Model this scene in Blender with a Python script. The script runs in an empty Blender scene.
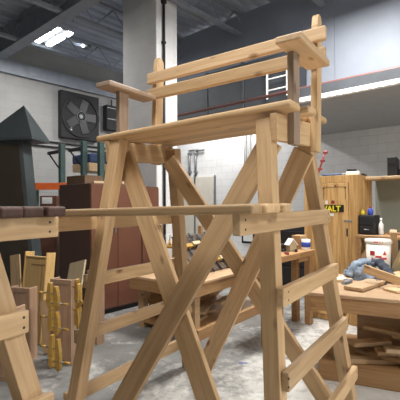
import bpy, bmesh, math, random
from mathutils import Vector, Matrix, noise
random.seed(7)
C = bpy.context.scene.collection
PI = math.pi
# ------------------------------------------------------------------ camera fit
T, PITCH, ROLL, CX, CY, F, EYE = .5935, .0092, -.0047, 1.4191, -2.249, 395.36, 1.5
RZ = math.radians(-7.9)                       # the room is turned a little against the stands

def px(x, D, z=0.):
    X = (x-200)/F*D
    return Vector((CX+X*math.cos(T)-D*math.sin(T), CY+X*math.sin(T)+D*math.cos(T), z))
def zz(y, D, x=200):
    return EYE+(203.64-.0047*(x-200)-y)*D/F
def gd(x, y):                                  # a floor point
    D = EYE*F/(y-203.64+.0047*(x-200))
    return px(x, D)
def room(a, b, z=0.):
    c, s = math.cos(RZ), math.sin(RZ)
    return Vector((CX+a*c-b*s, CY+a*s+b*c, z))
def roomab(p):
    c, s = math.cos(RZ), math.sin(RZ)
    x, y = p[0]-CX, p[1]-CY
    return x*c+y*s, -x*s+y*c

# ------------------------------------------------------------------ materials
def nodemat(name):
    m = bpy.data.materials.new(name); m.use_nodes = True
    nt = m.node_tree; b = nt.nodes['Principled BSDF']
    return m, nt, b
def plain(name, col, rough=.6, metal=0., var=.12, scale=6., emit=None, strength=0., bump=.0):
    m, nt, b = nodemat(name)
    tc = nt.nodes.new('ShaderNodeTexCoord'); n = nt.nodes.new('ShaderNodeTexNoise')
    n.inputs['Scale'].default_value = scale; n.inputs['Detail'].default_value = 5
    nt.links.new(tc.outputs['Object'], n.inputs['Vector'])
    r = nt.nodes.new('ShaderNodeValToRGB')
    r.color_ramp.elements[0].position = .3; r.color_ramp.elements[1].position = .7
    r.color_ramp.elements[0].color = (*[c*(1-var) for c in col], 1)
    r.color_ramp.elements[1].color = (*[min(1, c*(1+var)) for c in col], 1)
    nt.links.new(n.outputs['Fac'], r.inputs['Fac']); nt.links.new(r.outputs['Color'], b.inputs['Base Color'])
    b.inputs['Roughness'].default_value = rough; b.inputs['Metallic'].default_value = metal
    if bump:
        bp = nt.nodes.new('ShaderNodeBump'); bp.inputs['Strength'].default_value = bump
        nt.links.new(n.outputs['Fac'], bp.inputs['Height']); nt.links.new(bp.outputs['Normal'], b.inputs['Normal'])
    if emit:
        b.inputs['Emission Color'].default_value = (*emit, 1); b.inputs['Emission Strength'].default_value = strength
    return m
def wood(name, light, dark, rough=.55, knots=.8, axis=0, freq=1., rnd=.18, contrast=1., dist=1.2):
    m, nt, b = nodemat(name); L = nt.links.new
    tc = nt.nodes.new('ShaderNodeTexCoord'); oi = nt.nodes.new('ShaderNodeObjectInfo')
    add = nt.nodes.new('ShaderNodeVectorMath'); add.operation = 'ADD'
    mul = nt.nodes.new('ShaderNodeVectorMath'); mul.operation = 'SCALE'; mul.inputs['Scale'].default_value = 17.
    cmb = nt.nodes.new('ShaderNodeCombineXYZ')
    for i in range(3): L(oi.outputs['Random'], cmb.inputs[i])
    L(cmb.outputs[0], mul.inputs[0]); L(tc.outputs['Object'], add.inputs[0]); L(mul.outputs[0], add.inputs[1])
    mp = nt.nodes.new('ShaderNodeMapping'); sc = [26*freq]*3; sc[axis] = 1.6*freq
    mp.inputs['Scale'].default_value = sc; L(add.outputs[0], mp.inputs['Vector'])
    n1 = nt.nodes.new('ShaderNodeTexNoise'); n1.inputs['Scale'].default_value = 1.; n1.inputs['Detail'].default_value = 6; n1.inputs['Distortion'].default_value = dist
    L(mp.outputs[0], n1.inputs['Vector'])
    r = nt.nodes.new('ShaderNodeValToRGB'); r.color_ramp.elements[0].position = .5-.2/contrast; r.color_ramp.elements[1].position = .5+.2/contrast
    r.color_ramp.elements[0].color = (*dark, 1); r.color_ramp.elements[1].color = (*light, 1); L(n1.outputs['Fac'], r.inputs['Fac'])
    # knots
    mp2 = nt.nodes.new('ShaderNodeMapping'); s2 = [8.]*3; s2[axis] = 3.6; mp2.inputs['Scale'].default_value = s2; L(add.outputs[0], mp2.inputs['Vector'])
    v = nt.nodes.new('ShaderNodeTexVoronoi'); v.inputs['Scale'].default_value = 1.; L(mp2.outputs[0], v.inputs['Vector'])
    r2 = nt.nodes.new('ShaderNodeValToRGB'); r2.color_ramp.elements[0].position = .07; r2.color_ramp.elements[1].position = .17
    k = 1-knots; r2.color_ramp.elements[0].color = (.35+.65*k, .25+.75*k, .18+.82*k, 1); r2.color_ramp.elements[1].color = (1, 1, 1, 1)
    L(v.outputs['Distance'], r2.inputs['Fac'])
    mx = nt.nodes.new('ShaderNodeMix'); mx.data_type = 'RGBA'; mx.blend_type = 'MULTIPLY'; mx.inputs['Factor'].default_value = 1.
    L(r.outputs['Color'], mx.inputs['A']); L(r2.outputs['Color'], mx.inputs['B'])
    hs = nt.nodes.new('ShaderNodeHueSaturation')
    mr = nt.nodes.new('ShaderNodeMapRange'); mr.inputs['To Min'].default_value = 1-rnd; mr.inputs['To Max'].default_value = 1+rnd
    L(oi.outputs['Random'], mr.inputs['Value']); L(mr.outputs[0], hs.inputs['Value']); L(mx.outputs['Result'], hs.inputs['Color'])
    L(hs.outputs['Color'], b.inputs['Base Color']); b.inputs['Roughness'].default_value = rough
    bp = nt.nodes.new('ShaderNodeBump'); bp.inputs['Strength'].default_value = .06; L(n1.outputs['Fac'], bp.inputs['Height']); L(bp.outputs['Normal'], b.inputs['Normal'])
    return m

PINE = wood('pine', (.59, .41, .228), (.44, .285, .145), rnd=.2, knots=.9)
PINE2 = wood('pine_fresh', (.62, .44, .265), (.48, .32, .175))
PINE_GREY = wood('pine_shaded', (.36, .27, .20), (.26, .19, .135))  # greyed pine for the arms: haze and underside shade put into the colour
STAIN = wood('stained_pine', (.085, .040, .027), (.042, .021, .016), knots=.2, rough=.65, contrast=.8)
PLY = wood('fir_plywood', (.66, .42, .175), (.47, .265, .095), axis=2, freq=.4, knots=.3, rnd=.05, contrast=2.4, dist=2.6)
HONEY = wood('honey_plywood', (.68, .46, .19), (.58, .37, .14), knots=.1, axis=2)
REDOAK = wood('cherry_plywood', (.42, .28, .185), (.33, .205, .13), knots=.1, axis=2)
BENCHW = wood('bench_wood', (.40, .235, .105), (.28, .15, .062), knots=.4)
BENCHTOP = wood('bench_top', (.55, .37, .22), (.42, .27, .15), knots=.3)
SCRAP = wood('scrap_wood', (.66, .48, .29), (.48, .33, .18), rnd=.3)
MDF = wood('pale_board', (.52, .42, .27), (.45, .36, .22), knots=.1)
CLAMPW = wood('yellow_clamp_wood', (.50, .31, .07), (.36, .20, .035), knots=.1)
SCREW = plain('screw_head', (.045, .035, .03), .5, .4)
STEELGREY = plain('dark_green_metal', (.062, .076, .080), .45, .2)
TOWERBROWN = plain('dark_brown_panel', (.035, .026, .018), .35)
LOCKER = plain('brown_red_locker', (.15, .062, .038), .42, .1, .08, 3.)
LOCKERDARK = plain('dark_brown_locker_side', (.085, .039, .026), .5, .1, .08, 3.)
CHROME = plain('bright_metal', (.6, .6, .6), .3, .9)
BLACK = plain('black_plastic', (.012, .012, .014), .5)
DARKFAN = plain('charcoal_metal', (.012, .0125, .015), .8, .0)
GREYMETAL = plain('grey_metal', (.22, .23, .24), .5, .3)
DUCT = plain('dark_duct_metal', (.045, .050, .058), .55, .2)
RACKGREEN = plain('rack_green', (.055, .105, .098), .5)
ORANGE = plain('rack_orange', (.72, .14, .03), .5)
BLUEW = plain('blue_wrap', (.04, .07, .16), .6)
CARD = plain('cardboard', (.40, .24, .11), .85)
CARDDARK = plain('dark_cardboard', (.13, .075, .042), .85)
WHITEP = plain('white_paint', (.78, .78, .76), .5, 0, .04)
PAPER = plain('paper', (.82, .82, .80), .8, 0, .03)
REDP = plain('red_paint', (.26, .035, .035), .5)
PIPERED = plain('red_pipe', (.13, .05, .042), .5)
BLUEP = plain('blue_plastic', (.03, .07, .42), .4)
YELP = plain('yellow_plastic', (.80, .62, .04), .4)
YELSIGN = plain('yellow_lettering', (.90, .75, .02), .4, 0, .02)
BUCKET = plain('white_bucket', (.80, .76, .70), .4, 0, .03)
REDLABEL = plain('red_print', (.62, .05, .05), .5)
DENIM = plain('blue_grey_cloth', (.20, .25, .32), .9, 0, .55, 11., bump=.6)
CLOTHDARK = plain('dark_cloth', (.05, .06, .085), .9, 0, .3, 9., bump=.4)
SHELFBACK = plain('grey_green_panel', (.27, .30, .26), .6, 0, .05)
GREENST = plain('green_sticker', (.05, .24, .07), .5)
CONDUIT = plain('dark_conduit', (.03, .03, .035), .5, .3)
SIDING = plain('dark_siding', (.23, .255, .30), .6, .1, .08, 2.)  # blue-grey raised to stand in for haze near the lamp
GIRDER = plain('girder_hazed', (.25, .275, .315), .6, .1)  # lightened to carry the bright haze under the ceiling
TUBE = plain('lamp_tube', (.9, .9, .9), .4, 0, 0, emit=(.93, .96, 1), strength=22.)
DARKWOOD = wood('dark_wood', (.10, .07, .05), (.06, .042, .03))
CREAM = plain('cream_paint', (.66, .62, .54), .5, 0, .05)
GREENWOOD = wood('pale_green_wood', (.60, .55, .33), (.5, .45, .25), knots=.2)

def blockwall(name, col, mortar, scale=1.):
    m, nt, b = nodemat(name); L = nt.links.new
    tc = nt.nodes.new('ShaderNodeTexCoord'); mp = nt.nodes.new('ShaderNodeMapping')
    L(tc.outputs['Object'], mp.inputs['Vector'])
    sep = nt.nodes.new('ShaderNodeSeparateXYZ'); cmb = nt.nodes.new('ShaderNodeCombineXYZ'); ad = nt.nodes.new('ShaderNodeMath'); ad.operation = 'ADD'
    L(mp.outputs[0], sep.inputs[0]); L(sep.outputs[0], ad.inputs[0]); L(sep.outputs[1], ad.inputs[1]); L(ad.outputs[0], cmb.inputs[0]); L(sep.outputs[2], cmb.inputs[1])
    br = nt.nodes.new('ShaderNodeTexBrick'); L(cmb.outputs[0], br.inputs['Vector'])
    br.inputs['Scale'].default_value = 1.; br.inputs['Brick Width'].default_value = .4; br.inputs['Row Height'].default_value = .2
    br.inputs['Mortar Size'].default_value = .007; br.inputs['Mortar Smooth'].default_value = .4
    br.inputs['Color1'].default_value = (*col, 1); br.inputs['Color2'].default_value = (*[c*.95 for c in col], 1); br.inputs['Mortar'].default_value = (*mortar, 1)
    n = nt.nodes.new('ShaderNodeTexNoise'); n.inputs['Scale'].default_value = 1.2; n.inputs['Detail'].default_value = 6; L(tc.outputs['Object'], n.inputs['Vector'])
    r = nt.nodes.new('ShaderNodeValToRGB'); r.color_ramp.elements[0].color = (.84, .84, .84, 1); r.color_ramp.elements[1].color = (1, 1, 1, 1); r.color_ramp.elements[0].position = .3; r.color_ramp.elements[1].position = .6
    L(n.outputs['Fac'], r.inputs['Fac'])
    mx = nt.nodes.new('ShaderNodeMix'); mx.data_type = 'RGBA'; mx.blend_type = 'MULTIPLY'; mx.inputs['Factor'].default_value = 1.
    L(br.outputs['Color'], mx.inputs['A']); L(r.outputs['Color'], mx.inputs['B']); L(mx.outputs['Result'], b.inputs['Base Color'])
    b.inputs['Roughness'].default_value = .75
    bp = nt.nodes.new('ShaderNodeBump'); bp.inputs['Strength'].default_value = .3; bp.inputs['Distance'].default_value = .01; bp.invert = True
    L(br.outputs['Fac'], bp.inputs['Height']); L(bp.outputs['Normal'], b.inputs['Normal'])
    return m
WALLGREY = blockwall('grey_block_wall', (.30, .30, .295), (.26, .26, .26))
WALLWHITE = blockwall('white_block_wall', (.80, .80, .80), (.64, .64, .65))
COLPAINT = blockwall('column_block', (.74, .74, .74), (.68, .68, .68))

def concrete():
    m, nt, b = nodemat('patchy_concrete'); L = nt.links.new
    tc = nt.nodes.new('ShaderNodeTexCoord')
    def noi(scale, det=8, dist=0.):
        n = nt.nodes.new('ShaderNodeTexNoise'); n.inputs['Scale'].default_value = scale; n.inputs['Detail'].default_value = det
        n.inputs['Roughness'].default_value = .65; n.inputs['Distortion'].default_value = dist
        L(tc.outputs['Object'], n.inputs['Vector']); return n
    def ramp(fac, stops):
        r = nt.nodes.new('ShaderNodeValToRGB'); e = r.color_ramp.elements
        e[0].position, e[0].color = stops[0][0], (*stops[0][1], 1); e[1].position, e[1].color = stops[-1][0], (*stops[-1][1], 1)
        L(fac, r.inputs['Fac']); return r
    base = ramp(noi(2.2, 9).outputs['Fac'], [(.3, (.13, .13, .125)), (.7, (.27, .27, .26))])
    # white spots by noise: dense on the right, in patches on the left
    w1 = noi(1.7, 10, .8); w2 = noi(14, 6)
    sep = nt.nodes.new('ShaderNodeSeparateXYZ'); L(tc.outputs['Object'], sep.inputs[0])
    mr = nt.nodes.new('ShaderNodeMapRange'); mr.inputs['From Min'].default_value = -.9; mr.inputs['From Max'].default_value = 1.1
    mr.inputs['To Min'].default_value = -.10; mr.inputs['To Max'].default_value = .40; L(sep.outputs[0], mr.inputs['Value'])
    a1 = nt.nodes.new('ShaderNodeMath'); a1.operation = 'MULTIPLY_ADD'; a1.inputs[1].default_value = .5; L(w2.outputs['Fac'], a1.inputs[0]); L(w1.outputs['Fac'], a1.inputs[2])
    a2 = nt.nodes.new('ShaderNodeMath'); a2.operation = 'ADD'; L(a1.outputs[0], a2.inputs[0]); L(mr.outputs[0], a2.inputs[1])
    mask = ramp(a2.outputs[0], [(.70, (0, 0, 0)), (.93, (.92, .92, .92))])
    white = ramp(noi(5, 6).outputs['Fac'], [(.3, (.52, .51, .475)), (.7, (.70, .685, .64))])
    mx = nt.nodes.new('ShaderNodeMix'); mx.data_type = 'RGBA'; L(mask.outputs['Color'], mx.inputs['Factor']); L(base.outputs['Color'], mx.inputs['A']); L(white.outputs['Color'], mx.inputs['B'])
    # hairline cracks
    v = nt.nodes.new('ShaderNodeTexVoronoi'); v.feature = 'DISTANCE_TO_EDGE'; v.inputs['Scale'].default_value = 1.6
    wn = noi(3, 4); vm = nt.nodes.new('ShaderNodeMix'); vm.data_type = 'VECTOR'; vm.inputs['Factor'].default_value = .12
    L(tc.outputs['Object'], vm.inputs['A']); L(wn.outputs['Color'], vm.inputs['B']); L(vm.outputs['Result'], v.inputs['Vector'])
    cr = ramp(v.outputs['Distance'], [(.0, (.45, .45, .45)), (.012, (1, 1, 1))])
    mx2 = nt.nodes.new('ShaderNodeMix'); mx2.data_type = 'RGBA'; mx2.blend_type = 'MULTIPLY'; mx2.inputs['Factor'].default_value = .3
    L(mx.outputs['Result'], mx2.inputs['A']); L(cr.outputs['Color'], mx2.inputs['B'])
    L(mx2.outputs['Result'], b.inputs['Base Color']); b.inputs['Roughness'].default_value = .55
    return m
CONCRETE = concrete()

# ------------------------------------------------------------------ mesh helpers
def tag(o, label=None, cat=None, group=None, kind=None):
    if label: o['label'] = label
    if cat: o['category'] = cat
    if group: o['group'] = group
    if kind: o['kind'] = kind
    return o
def link(name, bm, mats, parent=None, smooth=False):
    me = bpy.data.meshes.new(name); bm.normal_update(); bm.to_mesh(me); bm.free()
    for m in (mats if isinstance(mats, (list, tuple)) else [mats]): me.materials.append(m)
    if smooth:
        for p in me.polygons: p.use_smooth = True
    o = bpy.data.objects.new(name, me); C.objects.link(o)
    if parent: o.parent = parent
    return o
def thing(name, loc, rz, label, cat, group=None):
    o = bpy.data.objects.new(name, None); C.objects.link(o); o.empty_display_size = .1
    o.location = loc; o.rotation_euler = (0, 0, rz)
    return tag(o, label, cat, group)
def addbox(bm, lo, hi, bev=0., mi=0, seg=1):
    b2 = bmesh.new(); bmesh.ops.create_cube(b2, size=1)
    s = [hi[i]-lo[i] for i in range(3)]; c = [(hi[i]+lo[i])/2 for i in range(3)]
    for v in b2.verts: v.co = Vector([v.co[i]*s[i]+c[i] for i in range(3)])
    if bev: bmesh.ops.bevel(b2, geom=b2.edges[:], offset=bev, segments=seg, affect='EDGES', profile=.5)
    merge(bm, b2, mi)
def merge(bm, b2, mi=0, M=None):
    if M is not None: bmesh.ops.transform(b2, matrix=M, verts=b2.verts)
    mp = {v: bm.verts.new(v.co) for v in b2.verts}
    for f in b2.faces:
        try: nf = bm.faces.new([mp[v] for v in f.verts])
        except ValueError: continue
        nf.material_index = mi; nf.smooth = f.smooth
    b2.free()
def addcyl(bm, p0, p1, r0, r1=None, n=14, mi=0, smooth=True):
    p0, p1 = Vector(p0), Vector(p1); r1 = r0 if r1 is None else r1
    b2 = bmesh.new(); d = p1-p0
    bmesh.ops.create_cone(b2, cap_ends=True, segments=n, radius1=r0, radius2=r1, depth=d.length)
    for f in b2.faces: f.smooth = smooth and len(f.verts) == 4
    M = Matrix.Translation((p0+p1)/2) @ d.to_track_quat('Z', 'Y').to_matrix().to_4x4()
    merge(bm, b2, mi, M)
def cbox(name, lo, hi, mat, parent=None, bev=.003, seg=1):
    bm = bmesh.new(); addbox(bm, lo, hi, bev, 0, seg); return link(name, bm, mat, parent)
def cyl(name, p0, p1, r0, mat, parent=None, r1=None, n=16):
    bm = bmesh.new(); addcyl(bm, p0, p1, r0, r1, n); return link(name, bm, mat, parent)
def lathe(name, prof, mat, parent=None, n=24):
    bm = bmesh.new(); rings = []
    for r, z in prof:
        rings.append([bm.verts.new((r*math.cos(2*PI*k/n), r*math.sin(2*PI*k/n), z)) for k in range(n)])
    for a, b in zip(rings, rings[1:]):
        for k in range(n):
            f = bm.faces.new((a[k], a[(k+1) % n], b[(k+1) % n], b[k])); f.smooth = True
    bm.faces.new(rings[0][::-1]); bm.faces.new(rings[-1])
    return link(name, bm, mat, parent)
def frame(p0, p1, side):
    x = (Vector(p1)-Vector(p0)); l = x.length; x.normalize()
    y = Vector(side); y = (y-x*y.dot(x)).normalized(); z = x.cross(y)
    M = Matrix((x, y, z)).transposed().to_4x4(); M.translation = (Vector(p0)+Vector(p1))/2
    return M, l
def board(name, p0, p1, w, t, side, mat, parent=None, bev=.004, seg=2, screws=()):
    """a plank whose own x runs along its length; w along «side», t across; screws: (along, across, face)"""
    M, l = frame(p0, p1, side); bm = bmesh.new()
    addbox(bm, (-l/2, -w/2, -t/2), (l/2, w/2, t/2), min(bev, t*.45), 0, seg)
    for a, c, f in screws:
        addcyl(bm, (a*l if abs(a) < .5 else a, c*w, f*(t/2-.004)), (a*l if abs(a) < .5 else a, c*w, f*(t/2+.0012)), .0055, n=8, mi=1)
    o = link(name, bm, [mat, SCREW], parent); o.matrix_local = M
    return o

# ------------------------------------------------------------------ the setting
def rbox(name, a0, a1, b0, b1, z0, z1, mat, kind='structure'):
    o = cbox(name, (a0, b0, z0), (a1, b1, z1), mat, None, 0)
    o.location = room(0, 0); o.rotation_euler = (0, 0, RZ)
    if kind: o['kind'] = kind
    return o
AL, AR, BB, BN, HC = -9.7, 5.2, 9.1, -5.0, 5.45
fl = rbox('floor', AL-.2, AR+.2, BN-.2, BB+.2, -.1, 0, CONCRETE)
fl.location = (0, 0, 0)
for v in fl.data.vertices:
    p = room(v.co.x, v.co.y); v.co.x, v.co.y = p.x, p.y
fl.rotation_euler = (0, 0, 0)
rbox('wall_left', AL-.2, AL, BN, BB, 0, HC, WALLGREY)
rbox('wall_back', AL-.2, AR+.2, BB, BB+.2, 0, HC, WALLWHITE)
rbox('wall_right', AR, AR+.2, BN, BB, 0, HC, WALLWHITE)
rbox('wall_front', AL-.2, AR+.2, BN-.2, BN, 0, HC, WALLGREY)
# corrugated deck
DECK = plain('ceiling_deck_hazed', (.34, .38, .45), .6, .1, .1, 2.)  # bluish lamp haze put into the deck colour
bm = bmesh.new(); x = AL; up = 0; pts = []
while x < AR:
    pts += [(x, HC), (x+.10, HC), (x+.13, HC+.05), (x+.23, HC+.05)]; x += .26
vs = [[bm.verts.new((p[0], b, p[1])) for p in pts] for b in (BN, BB)]
for k in range(len(pts)-1): bm.faces.new((vs[0][k], vs[0][k+1], vs[1][k+1], vs[1][k]))
addbox(bm, (AL, BN, HC+.06), (AR, BB, HC+.12))
o = link('ceiling', bm, DECK); o.location = room(0, 0); o.rotation_euler = (0, 0, RZ); o['kind'] = 'structure'
n = 0
for k, a in enumerate((-8.4, -6.6, -4.8, -3.0, -1.2, .6, 2.4)):      # open-web joists, one each
    bm = bmesh.new()
    addbox(bm, (a-.05, BN, HC-.05), (a+.05, BB, HC-.002)); addbox(bm, (a-.05, BN, HC-.50), (a+.05, BB, HC-.44))
    b = BN+.1; s = 1
    while b < BB-.5:
        addcyl(bm, (a, b, HC-.46 if s > 0 else HC-.04), (a, b+.42, HC-.04 if s > 0 else HC-.46), .014, n=6); b += .42; s = -s
    o = link('ceiling_joist', bm, GIRDER); o.location = room(0, 0); o.rotation_euler = (0, 0, RZ)
    o['kind'] = 'structure'
for b in (-1.5, 3.72):
    bm = bmesh.new(); addbox(bm, (AL, b-.12, HC-.53), (AR, b+.12, HC-.505)); addbox(bm, (AL, b-.012, HC-.505), (AR, b+.012, HC-.05)); addbox(bm, (AL, b-.12, HC-.05), (AR, b+.12, HC-.02))
    o = link('ceiling_girder', bm, GIRDER); o.location = room(0, 0); o.rotation_euler = (0, 0, RZ); o['kind'] = 'structure'
rbox('trim_1', AL+.005, AL+.1, BN, BB, 4.62, HC-.52, GIRDER)          # steel beam along the top of the left wall
# mezzanine slab, its white lip, and the dark sided wall that stands on it
bm = bmesh.new()
poly = [(-3.05, 5.8), (AR, 5.8), (AR, BB), (-4.51, BB)]
lo = [bm.verts.new((*p, 3.15)) for p in poly]; hi = [bm.verts.new((*p, 3.34)) for p in poly]
bm.faces.new(lo[::-1]); bm.faces.new(hi)
for k in range(4): bm.faces.new((lo[k], lo[(k+1) % 4], hi[(k+1) % 4], hi[k]))
bm.faces.ensure_lookup_table()
for f in bm.faces[1:]: f.material_index = 1
o = link('mezzanine_slab', bm, [plain('mezzanine_underside', (.34, .34, .34), .7, 0, .05), DUCT]); o.location = room(0, 0); o.rotation_euler = (0, 0, RZ); o['kind'] = 'structure'
bm = bmesh.new(); x = -7.6
while x < AR:
    addbox(bm, (x, 6.62, 3.36), (min(x+1.195, AR), 6.66, HC-.05)); x += 1.2
o = link('wall_mezzanine', bm, SIDING); o.location = room(0, 0); o.rotation_euler = (0, 0, RZ); o['kind'] = 'structure'
bm = bmesh.new()
addbox(bm, (-4.7, 5.72, 3.10), (AR, 5.80, 3.17))
x = -4.7
while x < AR: addbox(bm, (x, 5.705, 3.105), (x+.05, 5.72, 3.165)); x += .12
o = link('trim_2', bm, WHITEP); o.location = room(0, 0); o.rotation_euler = (0, 0, RZ); o['kind'] = 'structure'
# block column with its conduit
cN = px(157, 6.6)
ca, cb = roomab(cN)
CW, CL = .495, .92
bm = bmesh.new(); addbox(bm, (-CL, 0, 0), (0, CW, HC-.004), .012)
o = link('column', bm, COLPAINT); o.location = room(ca, cb); o.rotation_euler = (0, 0, RZ); o['kind'] = 'structure'
t = thing('conduit', room(ca+.035, cb+.14, 0), RZ, 'dark vertical conduit pipe running up the lit face of the block column', 'pipe')
cyl('pipe', (0, 0, .3), (0, 0, HC-.05), .022, CONDUIT, t)
for z in (2.2, 3.35, 4.22): cbox('bracket', (-.034, -.035, z), (.025, .035, z+.035), CONDUIT, t)
cbox('junction_box', (-.034, -.04, 4.9), (.03, .04, 5.0), CONDUIT, t)

# ------------------------------------------------------------------ the wooden stands
W, L_, AU, Z0, LW = 1.256, .860, .094, 1.45, .083
def stand(loc, rz, label, full=True, bf=.140, bb=.229, za=1.413, va0=-.852, va1=.405, rungsR=((1.0527, -.4915, .468), (.6776, -.522, .5636), (.31, -.58, .68)),
          rungsL=((.985, -.495, .53), (.625, -.545, .60), (.225, -.60, .68)), slat=PINE, vs0=-.862, nslat=4, name='lifeguard_chair', sidemat=PINE, tilt=.036):
    R = thing(name, loc, rz, label, 'lifeguard chair')
    def pt(su, sv, z, iu=0., iv=0.):
        k = Z0-z; b = bf if sv < 0 else bb
        return Vector((su*(W/2+AU*k-iu), sv*(L_/2+b*k-iv), z))
    ztop = 1.94 if full else 1.9
    for su in (1, -1):
        for sv in (-1, 1):
            board('leg', pt(su, sv, 0, LW/2, LW/2), pt(su, sv, ztop, LW/2, LW/2), LW, LW, (1, 0, 0), PINE, R, .004,
                  screws=[(-.5+.001, 0, 0)] if 0 else ())
    def sideboard(nm, su, z, v0, v1, w=.089, m=None, scr=True, tlt=0.):
        u = su*(W/2+AU*(Z0-z)+.0195)
        l = v1-v0; a = l/2-.045
        s = [(x_, c_, 1) for x_ in (-a, a) for c_ in (-.22, .22)] if scr else ()
        # local z must look outwards: run the board so that x × side = outwards
        p0, p1 = (Vector((u, v0, z)), Vector((u, v1, z+tlt)))
        if su > 0: return board(nm, p0, p1, w, .038, (0, 0, 1), m or PINE, R, .006, 2, s)
        return board(nm, p1, p0, w, .038, (0, 0, 1), m or PINE, R, .006, 2, s)
    for su in (1, -1): sideboard('footrest_support', su, za-(tilt if su < 0 else 0), va0, va1, .089, sidemat)
    for z, v0, v1 in rungsR: sideboard('rung', 1, z, v0, v1)
    for z, v0, v1 in rungsL: sideboard('rung', -1, z, v0, v1)
    zs = za+.0445
    for k in range(nslat):
        v = vs0+.0445+k*.0955
        board('footrest_slat', (-.745+.012*(k % 2), v, zs+.021-tilt), (.745-.014*((k+1) % 2), v, zs+.021), .089, .042, (0, 1, 0), slat, R, .012, 3)
    # crossed braces: inside the front legs, and in front of the back legs
    def vf(z, lay): return -L_/2-bf*(Z0-z)+LW+.019+.0385*lay
    def vb(z, lay): return L_/2+bb*(Z0-z)-LW-.019-.0385*lay
    def brace(p, q, fn, lay):
        (u0, z0), (u1, z1) = p, q
        a, b = Vector((u0, fn(z0, lay), z0)), Vector((u1, fn(z1, lay), z1))
        return board('brace', a, b, .135, .037, Vector((0, 0, 1)).cross(Vector((0, 1, 0))), PINE, R, .004)
    brace((.55, 1.835), (-.50, .02), vf, 0); brace((-.575, 1.84), (.47, .03), vf, 1)
    brace((-.555, 1.85), (.60, .01), vb, 0); brace((.565, 1.83), (-.50, .03), vb, 1)
    if not full: return R
    # seat box
    za_, ua = 1.885, W/2+AU*(Z0-1.885)+.02
    for su in (1, -1):
        p0, p1 = Vector((su*ua, -.372, za_-.003+.016*su-.008)), Vector((su*ua, .335, za_+.032+.016*su))
        if su < 0: p0, p1 = p1, p0
        board('seat_support', p0, p1, .14, .038, (0, 0, 1), PINE, R, .004, 2, [(x_, c_, 1) for x_ in (-.27, -.24, .26) for c_ in (-.25, .2)])
    tl = .018
    def seatz(v): return 1.972+.07*(v+.38)
    for v, w, e in ((-.312, .14, .705), (-.074, .13, .715), (.070, .12, .60), (.315, .14, .66)):
        board('seat_slat', (-.712 if e > .65 else -e, v, seatz(v)-.024), (e, v, seatz(v)+.022), w, .040, (0, 1, 0), PINE, R, .015, 3)
    board('seat_slat', (-.60, -.196, seatz(-.196)-.02), (.60, -.196, seatz(-.196)+.018), .066, .040, (0, 1, 0), PINE, R, .015, 3)
    board('seat_slat', (-.60, .19, seatz(.19)-.02), (.60, .19, seatz(.19)+.018), .075, .040, (0, 1, 0), PINE, R, .015, 3)
    for su in (1, -1):
        u = su*(ua+.0385)
        board('arm_post', (u, -.190, 1.815), (u, -.190, 2.31), .089, .038, (0, 1, 0), PINE_GREY, R, .003)
        bm = bmesh.new()                                             # back post with a rounded, tapered head
        pr = [(-.044, -.43), (.044, -.43), (.044, .36), (.036, .41), (.018, .435), (-.018, .435), (-.036, .41), (-.044, .36)]
        f0 = [bm.verts.new((-.019, y, z)) for y, z in pr]; f1 = [bm.verts.new((.019, y, z)) for y, z in pr]
        bm.faces.new(f0[::-1]); bm.faces.new(f1)
        for k in range(8): bm.faces.new((f0[k], f0[(k+1) % 8], f1[(k+1) % 8], f1[k]))
        bmesh.ops.recalc_face_normals(bm, faces=bm.faces)
        o = link('back_post', bm, wood('post_pine_%s' % ('r' if su > 0 else 'l'), (.60, .42, .23), (.50, .33, .165), axis=2), R)
        o.location = (u, .168+.035, 2.245); o.rotation_euler = (-.052, 0, 0)
        # flat armrest
        a0, a1 = (.615, .755) if su > 0 else (-.725, -.585)
        board('armrest', ((a0+a1)/2, -.368, 2.329), ((a0+a1)/2, .122, 2.329), .14, .038, (1, 0, 0), PINE2 if su > 0 else PINE_GREY, R, .008, 2)
    for z, v in ((2.515, .150), (2.385, .143)):
        board('back_rail', (-.70, v, z-.016), (.725, v, z+.014), .089, .036, (0, 0, 1), PINE2 if z > 2.45 else PINE, R, .012, 3,
              [(x_, c_, -1) for x_ in (-.685, -.66, .66) for c_ in (-.2, .2)])
    return R
stand((0, 0, 0), 0, 'tall pale pine lifeguard chair with crossed braces, bench seat and armrests, in the middle')
stand((-.704, -1.885, 0), PI, 'unfinished pine lifeguard chair at left edge with dark stained footrest slats', full=False, bf=.25, bb=.24,
      za=1.405, va0=-.705, va1=.45, rungsR=((1.05, -.52, .5), (.68, -.6, .6), (.3, -.68, .68)), rungsL=((1.045, -.545, .5), (.695, -.635, .6), (.3, -.7, .68)),
      slat=STAIN, vs0=-.69, nslat=4, tilt=0.)

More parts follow.
